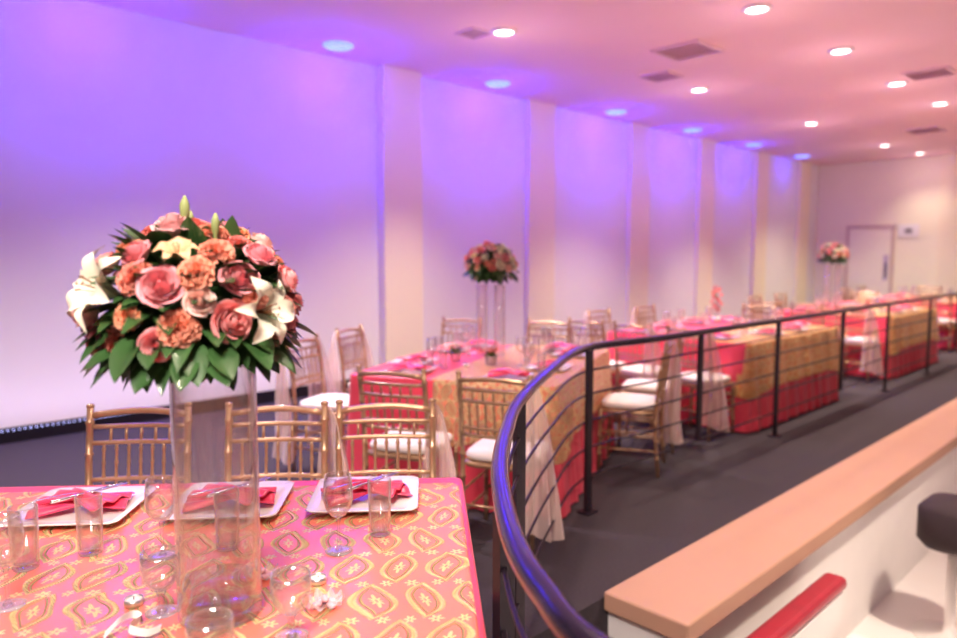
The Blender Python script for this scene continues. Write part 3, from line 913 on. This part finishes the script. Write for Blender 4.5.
favour(325, 606, 'pink sugared almonds in white tulle right of the tall vase', 3)
favour(262, 578, 'pink sugared almonds in white tulle behind the tall vase', 4)
bm = bmesh.new()
P0 = [at(x, y, ZT + z) for x, y, z in ((103, 640, .004), (118, 625, .02), (132, 618, .012), (140, 622, .004), (128, 632, .02), (145, 637, .008), (160, 632, .004))]
PP = catmull(P0, 6)
prev = None
for i, p in enumerate(PP):
    a = bm.verts.new(p); b = bm.verts.new(p + FH * .009 + Vector((0, 0, .012)))
    if prev: bm.faces.new((prev[0], a, b, prev[1]))
    prev = (a, b)
tag(obj('satin_ribbon', bm, M['white']), 'curled white satin ribbon left of the vase foot', 'ribbon')

def tallvase(loc, r, h, label, water=0.0, group=None, th=.004):
    t = thing('tall_vase', label, 'vase', loc, 0, group)
    bm = bmesh.new(); lathe(bm, [(0, 0), (r * .97, 0), (r, .004), (r, h - .002), (r - th / 2, h), (r - th, h - .002), (r - th, .030), (r - th - .006, .022), (0, .022)], 56)
    obj('glass_body', bm, M['vase'], t)
    if water:
        bm = bmesh.new(); lathe(bm, [(0, .0225), (r - th - .007, .0225), (r - th - .0006, .031), (r - th - .0006, water), (0, water)], 40)
        obj('water', bm, M['water'], t)
    return t
vp = at(221, 612, ZT)
tallvase(vp, .083, .535, 'tall clear cylinder vase on the foreground table under the largest bouquet', .07)
def dirs(lst, cx, cy, sx, sy):
    out = []
    for k, px, py, s in lst:
        x = (px - cx) / sx; z = (cy - py) / sy
        m = math.hypot(x, z)
        if m > .97: x *= .97 / m; z *= .97 / m
        y = math.sqrt(1 - x * x - z * z)
        d = RT * x - FH * y + Vector((0, 0, z))
        out.append((k, d.normalized(), s))
    return out
BL = dirs([('rose', 196, 274, .034), ('rose', 159, 242, .028), ('rose', 270, 266, .032), ('rose', 263, 308, .035), ('rose', 98, 332, .038), ('pale', 92, 302, .034),
           ('rose', 190, 328, .026), ('carn', 159, 263, .036), ('carn', 229, 261, .036), ('carn', 213, 314, .038), ('carn', 243, 238, .036), ('carn', 128, 332, .037),
           ('lily', 120, 278, .086), ('lily', 289, 300, .072), ('alst', 203, 238, .042), ('carn', 156, 302, .028), ('carn', 283, 285, .026), ('pale', 235, 288, .024)], 193, 300, 112, 92)
bouquet(Vector((vp.x, vp.y, 1.394)) + RT * -.026, BL, 64, 'large round bouquet of pink roses, coral carnations and white lilies in the foreground', R=.190, seed=4, rz=.176, nleaf=230, gap=.96, up0=-.3, kinds=('rose', 'carn', 'pale', 'carn', 'rose', 'carn'), smin=.026, smax=.034)

g1 = 'gold chairs behind the foreground table'
for x, d, w in ((-1.31, 2.53, 'leftmost behind the foreground table'), (-.78, 2.56, 'directly behind the tall foreground vase'), (-.355, 2.61, 'behind the foreground plate nearest the railing')):
    chair(cp(x, d), -V1, 'gold spindle-back chair ' + w, g1)
    if x > -1: sash(cp(x, d), -V1, -1, 'sheer pink sash on the chair ' + w)

# ------------------------------------------------------------------ TABLE 2 (middle)
U2 = (RT * .94 - FH * .342).normalized(); V2 = Vector((-U2.y, U2.x, 0))
R2 = math.atan2(U2.y, U2.x)
W2, L2 = 1.32, 1.75
N2 = cp(.43, 4.02)
c2 = N2 - U2 * (W2 / 2) + V2 * (L2 / 2)
T2 = Matrix.Translation(c2) @ Matrix.Rotation(R2, 4, 'Z')
table(W2, L2, c2, R2, 'middle dining table hidden under its pink and gold cloths')
cloth('tablecloth', W2, L2, .754, .742, .05, .016, .20, M['pink'], c2, R2, 'floor-length pink satin tablecloth on the middle table', 'tablecloth', seed=3)
cloth('table_overlay', W2 - .55, L2 + .01, .759, .34, .035, .010, .30, M['emb2'], c2 + U2 * .282, R2, 'gold lace overlay on the middle table hanging toward the railing', 'tablecloth', seed=4, rc=.04, corner=.10)
for side, fr, who in (('near', -.5, 'left of the near side'), ('near', .5, 'right of the near side'), ('far', -.5, 'left of the far side'), ('far', .5, 'right of the far side'),
                      ('left', -.38, 'near end of the left side'), ('left', .38, 'far end of the left side'), ('right', -.30, 'near end of the rail side'), ('right', .45, 'far end of the rail side')):
    setting(T2, W2, L2, ZT, side, fr, 'at %s of the middle table' % who, .85)
vc = T2 @ Vector((-.10, .22, ZT))
for dx, w in ((-.065, 'left'), (.065, 'right')):
    tallvase(vc + RT * dx, .042, .52, 'tall slim cylinder vase on the middle table, %s one of the pair' % w, 0, 'slim vases on the middle table')
bouquet(Vector((vc.x, vc.y, 1.425)), [], 50, 'round bouquet of pink roses on the pair of vases on the middle table', R=.18, seed=9, rz=.155, nleaf=120, bud=False, kinds=('rose', 'pale', 'carn', 'cream', 'pale', 'cream', 'alst'), gap=.92)
def pot(p, label, mats, seed):
    t = thing('flower_pot', label, 'flower arrangement', p, 0, 'small flower pots on the middle table')
    bm = bmesh.new(); lathe(bm, [(0, 0), (.035, 0), (.045, .07), (.043, .07), (.034, .006), (0, .006)], 20); obj('cup', bm, M['glass'], t)
    rr = random.Random(seed); bm = bmesh.new()
    for k in range(40):
        a = rr.uniform(0, 6.28)
        leaf(bm, Vector((0, 0, .05)), Vector((math.cos(a), math.sin(a), rr.uniform(.2, 1.6))), Vector((0, 0, 1)), rr.uniform(.05, .08), .012, .2)
    obj('foliage', bm, M['freshleaf'], t)
    for k in range(8):
        a = k * 2.4; q = .012 + .007 * k
        o = bpy.data.objects.new('blossom', ME[mats[k % len(mats)]]); C.objects.link(o); o.parent = t
        o.location = (math.cos(a) * q, math.sin(a) * q, .115 - q * .4); o.scale = (.022,) * 3
pot(T2 @ Vector((-.24, -.14, ZT)), 'small pot of white flowers left of the slim vases', ['lily'], 1)
pot(T2 @ Vector((.06, -.24, ZT)), 'small pot of pink and green flowers before the slim vases', ['pale', 'carn'], 2)
for k, (x, y) in enumerate(((-.08, -.34), (.22, .05), (-.25, .15))):
    inst('tea', build_tealight, T2 @ Vector((x, y, ZT)), 0, 'tealight candle on the middle table %s' % ['nearest its near edge', 'on the rail side of the vases', 'left of the vases'][k], 'candle', 'tealight candles')

g2 = 'gold chairs around the middle table'
def ch2(x, d, face, w, sides=()):
    p = cp(x, d)
    chair(p, face, 'gold spindle-back chair ' + w, g2)
    for s in sides:
        sash(p, face, s, '%s sheer pink sash, chair %s' % ('left' if s < 0 else 'right', w))
ch2(-.37, 3.93, V2, 'at the left of the middle table near side')
ch2(.16, 3.74, V2, 'by the railing curve, middle table near side', (1,))
ch2(-1.02, 5.0, U2, 'nearer on the middle table left side', (-1, 1))
ch2(-.82, 5.75, U2, 'farther on the middle table left side', (-1, 1))
ch2(-.24, 6.48, -V2, 'at the left of the middle table far side')
ch2(.55, 6.25, -V2, 'at the right of the middle table far side', (-1,))
ch2(1.08, 5.02, -U2, 'at the middle table rail side, right by the railing', (1,))
ch2(1.34, 5.62, -U2, 'at the far end of the middle table rail side')

# ------------------------------------------------------------------ TABLES 3, 4, 5 (aligned with the hall)
EY, EX = Vector((0, 1, 0)), Vector((1, 0, 0))
def hall_table(y0, y1, nm, seed, rows):
    w, l = 1.42, y1 - y0
    c = Vector((-3.42, (y0 + y1) / 2, 0))
    T = Matrix.Translation(c)
    table(w, l, c, 0, 'dining table hidden under the cloths of the %s' % nm)
    cloth('tablecloth', w, l, .754, .742, .05, .016, .20, M['pink'], c, 0, 'pink satin tablecloth to the floor on the %s' % nm, 'tablecloth', seed=seed)
    cloth('table_overlay', w - .5, l - .02, .759, .40, .035, .010, .30, M['emb3'], c + EX * .28, 0, 'gold brocade overlay on the %s' % nm, 'tablecloth', seed=seed + 1, rc=.04, corner=.06)
    for side, fr, who in rows:
        setting(T, w, l, ZT, side, fr, 'at %s, %s' % (who, nm), .85)
    return c, T
ROW = (('near', -.5, 'wall-side near corner'), ('near', .5, 'rail-side near corner'), ('left', -.25, 'nearer wall side'), ('left', .3, 'farther wall side'), ('far', -.5, 'far wall-side corner'), ('far', .5, 'far rail-side corner'), ('right', -.2, 'nearer rail side'), ('right', .35, 'farther rail side'))
n3 = 'third table from the front'
n4 = 'fourth table from the front'
n5 = 'last table before the door'
c3, T3 = hall_table(5.80, 7.85, n3, 11, ROW)
c4, T4 = hall_table(9.60, 11.6, n4, 14, ROW)
c5, T5 = hall_table(13.3, 15.2, n5, 17, ROW[:4])

g3 = 'gold chairs at the far tables'
for nm, y0, y1 in ((n3, 5.80, 7.85), (n4, 9.60, 11.6), (n5, 13.3, 15.2)):
    for x, w in ((-2.97, 'rail side'), (-3.50, 'middle'), (-4.0, 'wall side')):
        if w == 'middle' and nm == n5: continue
        p = Vector((x, y0 - .26, 0))
        chair(p, EY, 'gold spindle-back chair, near end and %s, %s' % (w, nm), g3)
        if w == 'rail side' and nm != n5: sash(p, EY, 1, 'sheer pink sash on the near rail-side chair, %s' % nm)
        if w == 'middle' and nm == n3: sash(p, EY, 1, 'sheer pink sash on the near middle chair, %s' % nm)
    for x, w in ((-3.02, 'rail side'), (-3.78, 'wall side')):
        chair(Vector((x, y1 + .28, 0)), -EY, 'gold spindle-back chair, far end and %s, %s' % (w, nm), g3)
    for k, w in ((.28, 'nearer'), (.72, 'farther')):
        p = Vector((-4.40, y0 + (y1 - y0) * k, 0))
        chair(p, EX, 'gold spindle-back chair, %s on the wall side, %s' % (w, nm), g3)
        if nm == n3: sash(p, EX, 1, 'sheer pink sash on the %s wall-side chair, %s' % (w, nm))
t = thing('flower_topiary', 'small pink blossom topiary on the third table', 'flower arrangement', T3 @ Vector((-.42, .62, ZT)))
bm = bmesh.new(); lathe(bm, [(0, 0), (.035, 0), (.04, .06), (.036, .06), (0, .055)], 18); obj('cup', bm, M['plate'], t)
bm = bmesh.new(); tube(bm, [(0, 0, .055), (.004, 0, .15), (0, 0, .33)], .006, 8); obj('stem', bm, M['freshleaf'], t)
for k in range(13):
    a = k * 2.4; z = k / 12
    o = bpy.data.objects.new('blossom', ME['rose']); C.objects.link(o); o.parent = t
    q = .045 * math.sin(PI * (.1 + .8 * (z % .5) * 2))
    o.location = (math.cos(a) * q, math.sin(a) * q, .14 + z * .24); o.scale = (.024,) * 3
    o.rotation_euler = (math.sin(a) * -1.0, math.cos(a) * 1.0, 0)
v4 = T4 @ Vector((-.44, .33, ZT))
for dx, w in ((-.075, 'left'), (.075, 'right')):
    tallvase(v4 + RT * dx, .045, .60, 'tall slim cylinder vase on the fourth table, %s one of the pair' % w, 0, 'slim vases on the fourth table')
bouquet(Vector((v4.x, v4.y, 1.50)), [], 44, 'small far bouquet of pink roses on the fourth table near the door', R=.20, seed=19, rz=.16, nleaf=90, bud=False, kinds=('rose', 'pale', 'carn', 'cream'), gap=.90)

# ------------------------------------------------------------------ lower floor beside the ledge
bn_ = thing('upholstered_bench', 'white bench with red-topped backrest on the lower floor behind the beige ledge', 'bench', (-1.14, 3.26, -.9))
bxo('seat', (-.08, .34, -.68, .68, .30, .43), M['white'], bn_, .02)
bxo('backrest', (-.22, -.12, -.68, .68, .12, .64), M['white'], bn_, .02)
bxo('backrest_cushion', (-.23, -.11, -.70, .70, .64, .71), M['red'], bn_, .03)
for sx in (-.17, .29):
    for sy in (-.62, .62):
        bm = bmesh.new(); tube(bm, [(sx, sy, 0), (sx, sy, .31 if sx > 0 else .13)], .018, 8); obj('leg', bm, M['steel'], bn_)
st_ = thing('padded_stool', 'dark padded pedestal stool on the lower floor at the right edge', 'stool', (-1.03, 5.15, -.9))
bm = bmesh.new()
stack(bm, [sqloop(bm, .15, .18, .60, p=3), sqloop(bm, .19, .22, .65, p=3), sqloop(bm, .19, .22, .83, p=3), sqloop(bm, .15, .18, .875, p=3), sqloop(bm, .08, .09, .89, p=3)])
obj('seat', bm, M['darkcush'], st_)
bm = bmesh.new(); lathe(bm, [(0, 0), (.20, 0), (.20, .015), (.04, .035), (.03, .10), (.03, .60), (0, .60)], 24)
obj('pedestal', bm, M['white'], st_)

# ------------------------------------------------------------------ camera
cam = bpy.data.cameras.new('camera'); co = bpy.data.objects.new('camera', cam); C.objects.link(co)
cam.sensor_width = 36; cam.lens = F / 957 * 36
co.matrix_world = Matrix.Translation(CAM) @ Matrix((RT, UP, -FW)).transposed().to_4x4()
cam.clip_start = .02
cam.dof.use_dof = True; cam.dof.focus_distance = 1.9; cam.dof.aperture_fstop = 1.7
sc.camera = co
